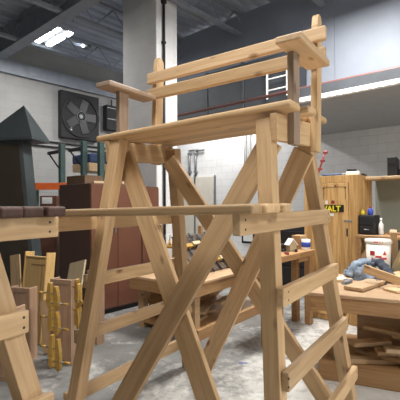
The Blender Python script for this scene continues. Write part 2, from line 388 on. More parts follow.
# ------------------------------------------------------------------ ceiling lights
LIGHTS = []
def fixture(a, b, z, label, tubes, energy, group=None, rz=RZ):
    t = thing('ceiling_light', room(a, b, z), rz, label, 'ceiling light', group)
    xs = [p[0] for p in tubes]; ys = [p[1] for p in tubes]
    cbox('housing', (min(xs)-.08, min(y_-l_/2 for x_, y_, l_ in tubes)+.02, .04), (max(xs)+.08, max(y_+l_/2 for x_, y_, l_ in tubes)-.02, .09), GREYMETAL, t)
    for (x_, y_, l_) in tubes:
        bm = bmesh.new(); addbox(bm, (x_-.055, y_-l_/2, -.0), (x_+.055, y_+l_/2, .045), .02, 0, 2); link('lamp_tube', bm, TUBE, t)
    for y_ in (min(ys)-.4, max(ys)+.4): cyl('hanger', (sum(xs)/len(xs), y_, .10), (sum(xs)/len(xs), y_, HC-z-.004), .006, CONDUIT, t, n=6)
    ld = bpy.data.lights.new('lamp', 'AREA'); ld.shape = 'RECTANGLE'; ld.size = .7; ld.size_y = 1.2; ld.energy = energy; ld.color = (1, .97, .93)
    lo = bpy.data.objects.new('lamp', ld); C.objects.link(lo); lo.parent = t; lo.location = (0, 0, -.03)
    return t
def pa(x, D): return roomab(px(x, D))
aA, bA = pa(52.5, 8.2)
EN = 1.
fixture(aA, bA, zz(38.5, 8.2, 52), 'glowing twin-tube lamp hanging at upper left below the dark ceiling', [(-.125, .1, .64), (.125, .1, .64), (-.125, -.42, .2), (.125, -.42, .2)], 130*EN, None, RZ+PI/2)
aB, bB = pa(318, 5.0)
fixture(aB, bB, 4.75, 'twin-tube ceiling lamp above the right side of the tall chair', [(-.2, 0, 1.), (.2, 0, 1.)], 290*EN)
fixture(3.9, 2.5, 4.75, 'twin-tube ceiling lamp out of the frame on the right', [(-.2, 0, 1.), (.2, 0, 1.)], 300*EN)
fixture(-1.3, .7, 4.75, 'twin-tube ceiling lamp out of the frame above the camera', [(-.2, 0, 1.), (.2, 0, 1.)], 135*EN)
fixture(-7.0, 7.9, 4.9, 'unseen twin-tube lamp added behind the dark siding to light the white wall', [(-.2, 0, 1.), (.2, 0, 1.)], 170*EN)  # out of sight, added only to brighten the white back wall
# small twin spot far behind the lit lamp
t = thing('exit_spot', px(87, 9.8, zz(42, 9.8)), RZ, 'pair of tiny bright lamps right of the glowing twin-tube lamp', 'ceiling light')
cbox('housing', (-.12, -.05, -.12), (.12, .05, .16), GREYMETAL, t)
cyl('hanger', (0, 0, .16), (0, 0, HC-zz(42, 9.8)-.003), .006, CONDUIT, t, n=6)
for s in (-1, 1):
    cyl('lamp_head', (.07*s, -.09, .06*s), (.07*s, -.05, .06*s), .03, TUBE, t)

# ------------------------------------------------------------------ upper right: pipe, ducts, ladder rail
bm = bmesh.new(); addcyl(bm, (-6.5, 5.86, 3.35), (AR-.01, 5.86, 3.35), .03, n=12)
o = link('sprinkler_pipe', bm, PIPERED); o.location = room(0, 0); o.rotation_euler = (0, 0, RZ)
tag(o, 'long thin red sprinkler pipe running above the white ledge on the right', 'pipe')
def rth(name, x, D, z, label, cat, group=None, rz=RZ): return thing(name, px(x, D, z), rz, label, cat, group)
t = thing('air_duct', room(-6.2, 6.35, 3.2), RZ, 'dark grey sheet-metal air duct behind the backrest rails', 'duct')
cbox('duct_body', (0, -.25, .05), (2.9, .22, .95), DUCT, t, .01)
for x_ in (.9, 1.8): cbox('flange', (x_, -.27, .03), (x_+.05, .24, .97), DUCT, t, .004)
t = thing('louvre_unit', room(-7.75, 6.0, 3.1), RZ, 'dark ventilation unit with pale louvre lines right of the column', 'ventilation unit')
cbox('housing', (0, 0, 0), (1.35, .55, .85), DUCT, t, .01)
for x_ in (.1, 1.25): cyl('hanger', (x_, .3, .85), (x_, .3, HC-3.1-.004), .01, CONDUIT, t, n=6)
for k in range(3): cbox('louvre', (.02, -.012, .12+.26*k), (1.3, .0, .145+.26*k), GREYMETAL, t, 0)
cbox('corner_post', (1.29, -.015, 0), (1.33, .0, .85), GREYMETAL, t, 0)
pa1, pb1 = pa(291, 7.2)
t = thing('ladder', room(pa1, 6.0, 3.34), RZ, 'short white ladder rail standing on the ledge behind the right arm post', 'ladder')
for x_ in (-.2, .2): cbox('rail', (x_-.014, -.015, 0), (x_+.014, .015, .62), WHITEP, t)
for k in range(3): cbox('rung', (-.186, -.01, .14+.2*k), (.186, .01, .16+.2*k), WHITEP, t)
bm = bmesh.new(); addcyl(bm, (-6.2, 2.9, HC-.58), (1.8, 2.9, HC-.58), .016, n=8); o = link('ceiling_conduit', bm, GREYMETAL); o.location = room(0, 0); o.rotation_euler = (0, 0, RZ)
tag(o, 'thin pale conduit crossing the dark ceiling above the backrest', 'pipe')

# ------------------------------------------------------------------ left wall: fan and small box
def onwall_left(x, y):
    # point on the left wall seen at pixel x,y
    X = (x-200)/F; D = AL/(X*math.cos(math.radians(41.9))-math.sin(math.radians(41.9)))
    return px(x, D, zz(y, D, x))
p0, p1 = onwall_left(58, 137.5), onwall_left(96, 100.5)
a0, b0 = roomab(p0); a1, b1 = roomab(p1); zlo, zhi = p0.z, p1.z+.05
t = thing('exhaust_fan', room(AL, (b0+b1)/2, zlo), RZ, 'large square black exhaust fan mounted high on the grey wall', 'fan')
w = b1-b0; h = zhi-zlo
cbox('housing', (.0, -w/2, 0), (.16, w/2, h), DARKFAN, t, .01)
bm = bmesh.new()
n = 28; R1, R0 = h*.46, h*.41
for k in range(n):
    q = []
    for (r, x_) in ((R1, .162), (R1, .19), (R0, .19), (R0, .162)):
        for kk in (k, k+1): q.append((x_, r*math.cos(2*PI*kk/n), h/2+r*math.sin(2*PI*kk/n)))
    vv = [bm.verts.new(c) for c in q]
    for i in range(3): bm.faces.new((vv[2*i], vv[2*i+1], vv[2*i+3], vv[2*i+2]))
link('guard_ring', bm, DARKFAN, t)
for k in range(5):
    an = 2*PI*k/5; bm = bmesh.new()
    addbox(bm, (.165, .1, -.11), (.175, R0*.92, .11), .003)
    bmesh.ops.rotate(bm, verts=bm.verts, cent=(.17, 0, 0), matrix=Matrix.Rotation(an, 3, 'X')); bmesh.ops.translate(bm, verts=bm.verts, vec=(0, 0, h/2))
    link('fan_blade', bm, BLACK, t)
bm = bmesh.new()
for r in (.13, .07):
    for k in range(12):
        a_, c_ = 2*PI*k/12, 2*PI*(k+1)/12
        addcyl(bm, (.195, r*math.cos(a_), h/2+r*math.sin(a_)), (.195, r*math.cos(c_), h/2+r*math.sin(c_)), .008, n=5)
addcyl(bm, (.165, 0, h/2), (.19, 0, h/2), .05, n=14)
link('hub', bm, GREYMETAL, t)
for k in range(3): cbox('label_plate', (.16, -w*.28, h*.16+.075*k), (.166, -w*.23, h*.16+.045+.075*k), PAPER, t, 0)
p0, p1 = onwall_left(103, 130), onwall_left(115, 108)
a0, b0 = roomab(p0); a1, b1 = roomab(p1)
t = thing('electrical_box', room(AL, b0, p0.z), RZ, 'small black electrical box on the grey wall left of the armrest post', 'electrical box')
cbox('housing', (0, 0, 0), (.2, b1-b0, p1.z-p0.z), DARKFAN, t, .01)
for k in (.3, .62): cbox('seam', (.2, .02, k), (.206, b1-b0-.02, k+.02), GREYMETAL, t, 0)
cyl('supply_pipe', (.08, .25, p1.z-p0.z), (.08, .25, 4.55-p0.z), .02, CONDUIT, t, n=8)

for y0_, y1_, lab in ((136.5, 149, 'upper thin grey conduit running along the wall under the fan'), (142, 153, 'lower thin grey conduit running along the wall under the fan')):
    q0, q1 = onwall_left(33, y0_), onwall_left(84, y1_); zc = (q0.z+q1.z)/2
    a0, b0 = roomab(q0); a1, b1 = roomab(q1)
    bm = bmesh.new(); addcyl(bm, (AL+.03, b0-1.5, zc), (AL+.03, b1+.8, zc), .022, n=8)
    o = link('wall_conduit', bm, DARKFAN); o.location = room(0, 0); o.rotation_euler = (0, 0, RZ); tag(o, lab, 'pipe')
# ------------------------------------------------------------------ tower with pyramid roof, far left
t = thing('tower', px(12, 5.1), 0, 'dark green tapered metal tower with pyramid roof at the left edge', 'tower')
T0 = t.location.copy()
def hull(name, quads, mat, parent):
    """closed mesh from a list of rings of equal length (bottom to top); a one-point ring is an apex"""
    bm = bmesh.new(); rr = [[bm.verts.new(Vector(p)-T0) for p in q] for q in quads]
    bm.faces.new(rr[0][::-1])
    for a, b in zip(rr, rr[1:]):
        n_ = len(a)
        for k in range(n_):
            bm.faces.new((a[k], a[(k+1) % n_], b[0]) if len(b) == 1 else (a[k], a[(k+1) % n_], b[(k+1) % n_], b[k]))
    if len(rr[-1]) > 1: bm.faces.new(rr[-1])
    bmesh.ops.recalc_face_normals(bm, faces=bm.faces); return link(name, bm, mat, parent)
ze = zz(137.5, 4.85, 20)
def up(p, z): return Vector((p.x, p.y, z))
r_n, r_r, r_l = px(32, 4.75), px(50, 5.15), px(-22, 4.95); r_f = r_l+r_r-r_n
hull('roof', [[up(p, ze-.03) for p in (r_n, r_r, r_f, r_l)], [up(p, ze) for p in (r_n, r_r, r_f, r_l)], [px(24, 5.1, zz(105, 5.1, 24))]], STEELGREY, t)
bk_ = (r_r-r_n).normalized()
def ring(xl, xr, z, d0=.0, dep=.42):
    a_, b_ = px(xl, 4.93), px(xr, 4.93); f_ = bk_*d0
    return [up(p, z) for p in (a_+f_, b_+f_, b_+f_+bk_*dep, a_+f_+bk_*dep)]
hull('body', [ring(-30, 39, 0, 0, .2), ring(-12, 22, ze-.03, 0, .2)], STEELGREY, t)
hull('panel', [ring(-26, 35, .12, -.012, .02), ring(-10, 19, ze-.08, -.012, .02)], TOWERBROWN, t)

# ------------------------------------------------------------------ lockers
D = 5.2; lc = px(90, D)
t = thing('locker', lc, RZ, 'brown-red metal locker with closed double doors behind the chair', 'locker')
HL = 1.78
LDP = .80
# local y recedes to the right (the door face), local x is across the depth; the dark end looks at the camera
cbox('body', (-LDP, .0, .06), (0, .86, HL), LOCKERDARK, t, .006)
cbox('plinth', (-LDP+.02, .02, 0), (-.03, .84, .06), BLACK, t, 0)
for y0, y1 in ((.006, .428), (.434, .854)):
    d = cbox('door', (0, y0, .08), (.02, y1, HL-.015), LOCKER, t, .004)
    if y0 < .1:
        bm = bmesh.new(); addbox(bm, (.02, .375, 1.10), (.03, .405, 1.26), .003); addcyl(bm, (.03, .39, 1.18), (.06, .39, 1.18), .012, n=10); addbox(bm, (.05, .35, 1.168), (.062, .40, 1.192), .003)
        link('door_handle', bm, CHROME, d)
bm = bmesh.new(); addcyl(bm, (-.40, -.006, 1.26), (-.40, .0, 1.26), .06, n=20); bmesh.ops.scale(bm, vec=(1, 1, 1), verts=bm.verts); link('sticker', bm, GREENST, t)
lc2 = lc+Vector((math.cos(RZ+PI/2), math.sin(RZ+PI/2), 0))*.865
t = thing('locker', lc2, RZ, 'narrow brown-red metal locker, right neighbour of the double-door locker', 'locker')
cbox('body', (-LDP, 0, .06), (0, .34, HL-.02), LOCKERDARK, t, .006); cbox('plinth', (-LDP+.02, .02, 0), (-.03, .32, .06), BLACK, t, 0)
d = cbox('door', (0, .006, .08), (.02, .334, HL-.035), LOCKER, t, .004)
cbox('door_handle', (.02, .28, 1.12), (.04, .30, 1.24), CHROME, d, .003)
# goods on the lockers
t = thing('cardboard_box', lc+Vector((math.cos(RZ), math.sin(RZ), 0))*-.42+Vector((0, .2, HL)), RZ+.05, 'dark brown cardboard box on top of the locker', 'box')
cbox('carton', (-.22, -.15, 0), (.22, .15, .12), CARDDARK, t, .004); cbox('tape', (-.03, -.151, .1195), (.03, .151, .122), CARD, t, 0)
for k, (dx, dy, rz, ln, lab) in enumerate(((-.15, .48, .4, .3, 'pale offcut lying on the locker beside the dark box'), (-.3, .62, -.5, .26, 'short pale offcut at the back of the locker top'), (-.2, .30, 1.2, .22, 'small tilted offcut leaning on the dark cardboard box'))):
    p = lc+Matrix.Rotation(RZ, 3, 'Z') @ Vector((dx, dy, HL+.022))
    d_ = Vector((math.cos(rz), math.sin(rz), 0))*ln/2
    tag(board('wood_offcut', p-d_, p+d_, .07, .04, (0, 0, 1) if k == 1 else (-d_.y, d_.x, 0), PINE2), lab, 'wood offcut')

# picture board with white paper left of the lockers
pB = px(50, 6.6)
t = thing('notice_cabinet', px(48, 6.6), T, 'brown cabinet with white paper sheet left of the lockers', 'cabinet')
cbox('body', (-.14, 0, 0), (.14, .3, zz(195, 6.6)), LOCKER, t, .006); cbox('paper', (-.10, -.006, zz(203, 6.6)), (.07, 0, zz(196.5, 6.6)), PAPER, t, 0)

# ------------------------------------------------------------------ storage rack behind the lockers
def upright(x, D, ytop, label):
    zt = zz(ytop, D, x)
    t = thing('rack_upright', px(x, D), RZ, label, 'rack', 'green rack uprights')
    cbox('post', (-.045, -.05, 0), (.045, .05, zt), RACKGREEN, t, .006); cbox('foot', (-.09, -.09, 0), (.09, .09, .012), RACKGREEN, t, 0)
    return t, zt
for x, D, yt, lab in ((62, 7.4, 144, 'leftmost green rack upright with slanted arm below the wall fan'), (84, 7.4, 141, 'middle green rack upright behind the dark cardboard box'), (101, 7.2, 141, 'green rack upright just left of the tall chair leg')):
    t, zt = upright(x, D, yt, lab); t['group'] = 'rack uprights'
    if x < 100:
        cbox('arm', (-.52, -.025, zt-.16), (-.045, .025, zt-.10), CONDUIT, t, .004)
        bm = bmesh.new(); addcyl(bm, (-.47, 0, zt-.16), (-.04, 0, zt-.50), .016, n=6); link('arm_brace', bm, CONDUIT, t)
# orange beam with the shelf on it
zb = zz(189, 6.9); 
pL, pR = px(33, 6.9), px(68, 6.9)
tag(board('rack_beam', (pL.x, pL.y, zb+.06), (pR.x, pR.y, zb+.06), .12, .05, (0, 0, 1), ORANGE), 'bright orange rack beam between the dark tower and the lockers', 'rack beam')
for x in (35, 67):
    p = px(x, 6.95); 
    tag(cbox('beam_post', (-.03, 0.0, 0), (.03, .06, zb), RACKGREEN), 'green post carrying the %s end of the orange rack beam' % ('left' if x < 50 else 'right'), 'post'); o = C.objects[-1]
    o.location = px(x, 7.0); o.rotation_euler = (0, 0, RZ)
t = thing('wrapped_bundle', px(94, 7.9, zz(176, 7.9)), RZ+.0, 'long bundle with blue wrapping lying on the rack', 'bundle')
t.location.z = zz(172, 7.9)
cbox('blue_cover', (-.32, -.3, .16), (.32, .8, .34), BLUEW, t, .03, 2); cbox('boards', (-.3, -.3, 0), (.3, .8, .16), SCRAP, t, .006)
s = thing('storage_shelf', px(118, 7.6), RZ+.6, 'tall grey storage shelf behind the lockers holding boxes', 'shelf')
zs = zz(187, 7.6)
for x_ in (-.75, .78):
    for y_ in (0, .5): cbox('post', (x_-.02, y_-.02, 0), (x_+.02, y_+.02, zs+.0), GREYMETAL, s)
for z_ in (.5, 1.1, zs): cbox('shelf_board', (-.78, -.03, z_-.03), (.82, .53, z_), GREYMETAL, s)
def onshelf(u, v): return s.matrix_basis @ Vector((u, v, 0))
bpy.context.view_layer.update()
def shelfbox(u, w_, d_, h_, mat, lab, z=None, nm='cardboard_box', hole=True):
    q = Matrix.Rotation(RZ+.6, 3, 'Z') @ Vector((u, .12, 0)) + s.location
    t = thing(nm, (q.x, q.y, z if z is not None else zs), RZ+.6, lab, 'box')
    cbox('carton', (-w_/2, -.1, 0), (w_/2, d_-.1, h_), mat, t, .005)
    if hole: cbox('hand_hole', (-.05, -.104, h_*.62), (.05, -.099, h_*.62+.035), BLACK, t, .002)
shelfbox(.56, .26, .3, .33, CARD, 'tan cardboard box with a hand hole on the shelf right of the chair leg')
shelfbox(.22, .30, .3, .24, CARD, 'cardboard box on the shelf partly behind the left chair leg')
shelfbox(-.2, .34, .3, .30, CARD, 'cardboard box further left on the storage shelf, below the blue bundle', hole=False)
shelfbox(.6, .2, .18, .36, HONEY, 'upright plywood box on the lower shelf under the tan box', z=1.1, hole=False)

# ------------------------------------------------------------------ white door in the back wall, pipes
X = (205-200)/F; 
def onback(x, y=None):
    Xn = (x-200)/F; D = BB/(Xn*math.sin(math.radians(41.9))+math.cos(math.radians(41.9)))
    return px(x, D), D
for n_, (x0, x1) in enumerate(((184, 195), (196, 215))):
    (p0, D0), (p1, D1) = onback(x0), onback(x1); a0, _ = roomab(p0); a1, _ = roomab(p1)
    hgt = zz(177, (D0+D1)/2)
    t = bpy.data.objects.new('door_%d' % (n_+1), None); C.objects.link(t); t.location = room(a0, BB, 0); t.rotation_euler = (0, 0, RZ); t['kind'] = 'structure'
    cbox('door_leaf', (.02, -.05, .01), (a1-a0-.02, -.01, hgt), CREAM, t, .004)
    cbox('door_frame', (-.04, -.03, 0), (.02, 0, hgt+.05), GREYMETAL, t, 0); cbox('door_frame', (a1-a0-.02, -.03, 0), (a1-a0+.04, 0, hgt+.05), GREYMETAL, t, 0)
    cbox('door_frame', (-.04, -.03, hgt), (a1-a0+.04, 0, hgt+.06), WHITEP, t, 0)
    if n_ == 1:
        bm = bmesh.new(); addcyl(bm, ((a1-a0)*.5, -.09, 1.18), ((a1-a0)*.5, -.05, 1.18), .045, n=10); addbox(bm, ((a1-a0)*.5-.03, -.07, .9), ((a1-a0)*.5+.03, -.05, 1.12)); link('door_lock', bm, BLACK, t)
for x, lab in ((191, 'grey vertical pipe on the white wall right of the column'), (197, 'thinner grey vertical pipe beside the white doors'), (246, 'pair of pale conduits below the seat on the white wall')):
    p, D = onback(x); a_, _ = roomab(p)
    t = thing('vertical_pipe', room(a_, BB-.06, 0), RZ, lab, 'pipe')
    z1 = 4.2 if x > 240 else zz(150, D)
    z0_ = 1.9 if x > 240 else zz(176, D)
    t.location.z = z0_
    cyl('pipe', (0, 0, 0), (0, 0, z1-z0_), .035 if x < 240 else .025, GREYMETAL if x < 240 else WHITEP, t, n=10)
    if x > 240: cyl('pipe', (.14, 0, 0), (.14, 0, z1-z0_), .02, WHITEP, t, n=10)
    else: cyl('elbow', (0, 0, z1-z0_-.03), (.35, 0, z1-z0_-.03), .03, GREYMETAL, t, n=10)
    for z_ in (.1, z1-z0_-.15): cbox('clip', (-.05, -.04, z_), (.05, .06, z_+.05), GREYMETAL, t, 0)
(p0, D0), (p1, D1) = onback(242), onback(255); a0, _ = roomab(p0); a1, _ = roomab(p1)
t = thing('picture_frame', room(a0, BB, zz(243, D0)), RZ, 'small black frame with white panel low on the far wall between braces', 'frame')
cbox('frame', (0, -.03, 0), (a1-a0, 0, .33), BLACK, t, .004); cbox('panel', (.06, -.034, .06), (a1-a0-.06, -.03, .27), PAPER, t, 0)

# ------------------------------------------------------------------ plywood cabinet with sticker
D = 4.8
cc = px(357, D); HP = zz(174.5, D, 357)
t = thing('plywood_cabinet', cc, RZ, 'tall plywood cabinet with a yellow lettered sticker right of the chair', 'cabinet')
WP, DP = .70, .53
cbox('carcass', (-WP, .02, 0), (0, DP, HP), PLY, t, .003)
fr = cbox('face_frame', (-.10, 0, 0), (0, .02, HP), PLY, t, .002); cbox('face_frame', (-WP, 0, HP-.09), (-.10, .02, HP), PLY, t, .002)
d = cbox('door', (-WP+.005, -.004, .08), (-.105, .016, HP-.095), PLY, t, .003)
zl = zz(222, D)
cbox('hinge', (-.16, -.012, zl-.012), (-.06, -.004, zl+.012), GREYMETAL, d, .001); cbox('latch', (-.128, -.014, zl-.19), (-.112, -.004, zl-.09), BLACK, d, .001)
zl2 = zz(188, D)
bm = bmesh.new()
for x_ in (-.42, -.14): addcyl(bm, (x_, -.008, zl2), (x_, -.003, zl2), .011, n=8)
addbox(bm, (-.42, -.0055, zl2+.008), (-.14, -.0035, zl2+.013)); addbox(bm, (-.424, -.0055, zl2-.14), (-.418, -.0035, zl2)); addbox(bm, (-.144, -.0055, zl2-.14), (-.138, -.0035, zl2))
addcyl(bm, (-.265, -.008, zl2+.025), (-.265, -.003, zl2+.025), .010, n=8)
link('pencil_marks', bm, SCREW, d)
z1, z0_ = zz(205.6, D), zz(213.2, D)
sx0, sx1 = -.51, -.160
sg = cbox('sticker', (sx0, -.0075, z0_), (sx1, -.004, z1), BLACK, d, 0)
tcu = bpy.data.curves.new('lettering', 'FONT'); tcu.body = 'DEWALT'; tcu.size = .098; tcu.extrude = .0008; tcu.offset = .0028; tcu.align_x = 'RIGHT'; tcu.space_character = 1.02
to = bpy.data.objects.new('tmp_text', tcu); C.objects.link(to); bpy.context.view_layer.update()
me = bpy.data.meshes.new_from_object(to.evaluated_get(bpy.context.evaluated_depsgraph_get())); bpy.data.objects.remove(to)
me.materials.clear(); me.materials.append(YELSIGN)
lo_ = bpy.data.objects.new('lettering', me); C.objects.link(lo_); lo_.parent = sg; lo_.rotation_euler = (PI/2, 0, 0); lo_.location = (sx1-.04, -.0085, z0_+.012)
bm = bmesh.new(); addcyl(bm, (-.30, -.0075, z1+.035), (-.30, -.0035, z1+.035), .024, n=14); link('round_sticker', bm, REDP, d)
cbox('price_tag', (-.345, -.0065, z0_-.05), (-.29, -.0035, z0_-.015), PAPER, d, 0); cbox('small_tag', (-.40, -.0065, z1+.01), (-.37, -.0035, z1+.055), PAPER, d, 0)
# on top of the cabinet
M = Matrix.Rotation(RZ, 3, 'Z')
def oncab(x_, y_, z_=0): return cc+M @ Vector((x_, y_, HP+z_))
t = thing('drill', oncab(-.11, .16), RZ+.4, 'white and black power tool lying on top of the plywood cabinet', 'power tool')
cbox('body', (-.08, -.04, 0), (.08, .04, .055), PAPER, t, .015, 2); cbox('cap', (-.07, -.035, .055), (.05, .035, .085), BLACK, t, .012, 2)
t = thing('level', oncab(-.34, .12), RZ+.15, 'blue bar tool lying on the plywood cabinet top', 'hand tool')
cbox('bar', (-.15, -.02, 0), (.10, .02, .035), BLUEW, t, .008); cbox('end_cap', (.10, -.016, .002), (.22, .016, .03), GREYMETAL, t, .006)
tag(board('hand_tool', oncab(.02, .12, .012), oncab(.14, .30, .012) if 0 else oncab(-.03, .40, .012), .03, .02, (1, 0, 0), BLACK), 'thin dark tool at the right end of the plywood cabinet top', 'hand tool')
t = thing('pipe_clamp', oncab(-.60, .22), RZ, 'red clamp leaning upright behind the chair above the cabinet', 'clamp')
bm = bmesh.new(); addcyl(bm, (-.02, 0, .0), (.09, .05, .37), .012, n=8); link('bar', bm, REDP, t)
for k in (.35, .65, .95): cbox('jaw', (-.02+.11*k-.03, .05*k-.02, .37*k-.03), (-.02+.11*k+.025, .05*k+.02, .37*k), REDP, t, .004)

# ------------------------------------------------------------------ shelf unit right of the cabinet
s0 = cc+M @ Vector((0, .30, 0))
t = thing('shelf_unit', s0, RZ, 'wooden shelf unit with grey-green back panel at the right edge', 'shelf')
zs1 = HP-.02; zs2 = zz(235.5, 4.75)
cbox('top_board', (.004, -.06, zs1-.035), (2.0, .35, zs1), PINE, t, .004)
cbox('lower_board', (.004, -.36, zs2-.04), (2.0, .35, zs2), BENCHW, t, .004)
cbox('back_panel', (.004, .35, .3), (2.0, .37, zs1), SHELFBACK, t, 0)
cbox('post', (.01, -.355, 0), (.06, -.30, zs2-.04), BENCHW, t, .004); cbox('post', (1.9, -.05, 0), (1.98, .03, zs1-.035), BENCHW, t, .004)
board('brace', (.05, -.33, zs2-.30), (.24, -.33, zs2-.05), .06, .03, (1, 0, -1), PINE, t)
def onsh(x_, y_, z_): return s0+M @ Vector((x_, y_, z_))
# on the shelf top
def sx(x, D): 
    return (M.inverted() @ (px(x, D)-s0))
t = thing('charger', onsh(.33, .06, zs1), RZ, 'black battery charger standing on the top shelf at right edge', 'charger')
cbox('body', (-.075, -.06, 0), (.045, .06, .22), BLACK, t, .02, 2); cbox('head', (-.07, -.07, .15), (.04, -.02, .235), BLACK, t, .01, 2); cbox('cord_box', (.05, -.04, 0), (.16, .05, .09), BLACK, t, .012, 2)
# on the lower shelf
t = thing('tool_case', onsh(.075, -.18, zs2), RZ, 'black tool case on the lower shelf beside the plywood cabinet', 'case')
cbox('case', (-.065, -.10, 0), (.12, .10, .235), BLACK, t, .012, 2); cbox('drawer_front', (-.05, -.108, .02), (.105, -.10, .10), DARKFAN, t, .003); cbox('drawer_front', (-.05, -.108, .12), (.105, -.10, .215), DARKFAN, t, .003)
cbox('handle', (.0, -.118, .055), (.06, -.106, .068), GREYMETAL, t, .002)
def bottle(loc, h, r, mat, capm, lab, nm='bottle'):
    t = thing(nm, loc, 0, lab, 'bottle')
    lathe('body', [(r*.9, 0), (r, .01), (r, h*.62), (r*.45, h*.75), (r*.4, h*.8)], mat, t, 14); lathe('cap', [(r*.42, h*.8), (r*.42, h), (r*.3, h)], capm, t, 12)
bottle(onsh(.03, -.2, zs2+.235), .07, .026, YELP, YELP, 'small yellow bottle on the black tool case', 'bottle')
bottle(onsh(.115, -.18, zs2+.235), .105, .032, BLUEP, REDP, 'blue can on the black tool case beside the yellow bottle', 'bottle')
bottle(onsh(.245, -.20, zs2), .2, .027, WHITEP, PAPER, 'white glue bottle on the lower shelf right of the tool case')
t = thing('hand_plane', onsh(.40, -.12, zs2), RZ, 'brown wooden hand plane on the lower shelf right of the glue bottle', 'hand tool')
cbox('sole', (-.09, -.03, 0), (.09, .03, .03), BENCHW, t, .004); cbox('tote', (.03, -.012, .03), (.06, .012, .10), BENCHW, t, .008, 2); cbox('knob', (-.07, -.015, .03), (-.04, .015, .065), BENCHW, t, .008, 2)
for k in range(4):
    o = cbox('paper_stack', (-.13, -.1, 0), (.13, .12, .018), PAPER, None, .001); o.location = onsh(.62+.02*k, -.08, zs2+.0185*k); o.rotation_euler = (0, 0, RZ+.1*k)
    tag(o, ['bottom', 'second lowest', 'second highest', 'top'][k]+' white paper stack in the pile on the lower shelf', 'paper', 'paper stacks on the lower shelf')

# ------------------------------------------------------------------ right workbench with its load
bd = Vector((.56, 0, 0)); pl, pr = gd(317, 377), gd(398, 391)
ang = math.atan2((pr-pl).y, (pr-pl).x)
bt = thing('workbench', pl, ang, 'heavy wooden workbench at right with scrap lumber stored underneath', 'workbench')
ZB = .735
MB = Matrix.Rotation(ang, 3, 'Z')
def onb(x_, y_, z_=0): return pl+MB @ Vector((x_, y_, z_))
cbox('benchtop', (-.10, -.04, ZB-.03), (2.3, 1.0, ZB), BENCHTOP, bt, .004)
board('apron', (-.06, -.01, ZB-.09), (2.3, -.01, ZB-.09), .12, .04, (0, 0, 1), BENCHW, bt)
board('apron', (-.04, .0, ZB-.09), (-.04, .98, ZB-.09), .12, .04, (0, 0, 1), BENCHW, bt)
board('floor_rail', (0, .03, .07), (2.3, .03, .07), .14, .09, (0, 0, 1), BENCHW, bt, .008)
cbox('shelf_deck', (0.0, .08, .04), (2.3, 1.0, .10), BENCHW, bt)
for x_, y_ in ((.17, .14), (2.2, .12), (.55, .9), (2.2, .9)): cbox('leg', (x_-.045, y_-.045, .10), (x_+.045, y_+.045, ZB-.03), BENCHW, bt, .004)
cbox('back_panel', (.28, .62, .10), (2.3, .64, ZB-.03), BENCHTOP, bt, .002)
scr = [((.18, .20, .13), (.62, .36, .13), .09, 'lowest scrap board'), ((.30, .42, .14), (.95, .18, .14), .1, 'long scrap board slanting forward'),
       ((.45, .30, .19), (1.0, .44, .20), .09, 'scrap board crossing the long one'), ((.25, .30, .18), (.55, .50, .23), .08, 'short scrap board tilted up at the left'),
       ((.52, .16, .19), (1.05, .28, .25), .08, 'front scrap board pointing right'), ((.6, .48, .26), (1.1, .36, .26), .1, 'rear scrap board on top of the heap'),
       ((.36, .50, .25), (.74, .36, .28), .07, 'narrow scrap board resting high on the heap'), ((.72, .20, .27), (1.15, .42, .32), .08, 'topmost scrap board at the right')]
for k_, (a, b, w_, lab) in enumerate(scr):
    a = (*a[:2], .119+.0375*k_); b = (*b[:2], .119+.0375*k_)
    tag(board('scrap_board', onb(*a), onb(*b), w_*1.35, .035, MB @ Vector((0, 1, 0)), SCRAP), lab+' under the right workbench', 'scrap wood', 'scrap lumber under the right workbench')
tag(board('metal_offcut', onb(.17, .16, .12), onb(.12, .40, .50), .12, .03, MB @ Vector((1, 0, 0)), GREYMETAL), 'grey metal strip leaning under the left end of the right workbench', 'metal offcut')
tag(board('dark_block', onb(.46, .12, .29), onb(.64, .20, .30), .07, .07, (0, 0, 1), BLACK), 'black block on the scrap heap under the right workbench', 'block') if 0 else None
# on the bench
def onbpx(x, y, dz=0.):          # point on the bench top under pixel
    D = (EYE-ZB)*F/(y-203.64+.0047*(x-200)); return px(x, D, ZB+dz)
tag(board('small_board', onbpx(352, 291, .02), onbpx(376, 283, .02), .17, .03, (MB @ Vector((0, 1, 0))), PINE2), 'short pale board lying flat near the front of the right workbench', 'board')
tag(board('long_board', px(363, 3.68, zz(269, 3.68)), px(410, 3.42, zz(286, 3.42)), .075, .03, (0, 0, 1), PINE), 'long board propped on edge across the right workbench', 'board')
tag(board('plank', onbpx(384, 283, .045), onbpx(412, 276, .045), .16, .03, MB @ Vector((0, 1, 0)), PINE2), 'wide pale plank at the right edge of the workbench', 'board')
tag(board('plank', onbpx(389, 292, .012), onbpx(412, 289, .012), .14, .022, MB @ Vector((0, 1, 0)), SCRAP), 'lower plank under the propped board at the right edge of the bench', 'board')
p = onbpx(309, 283, .012); q = onbpx(345, 279, .012)
tag(board('sheet_offcut', p, q, .2, .022, MB @ Vector((0, 1, 0)), PINE2), 'thin flat sheet offcut at the left end of the right workbench', 'board')
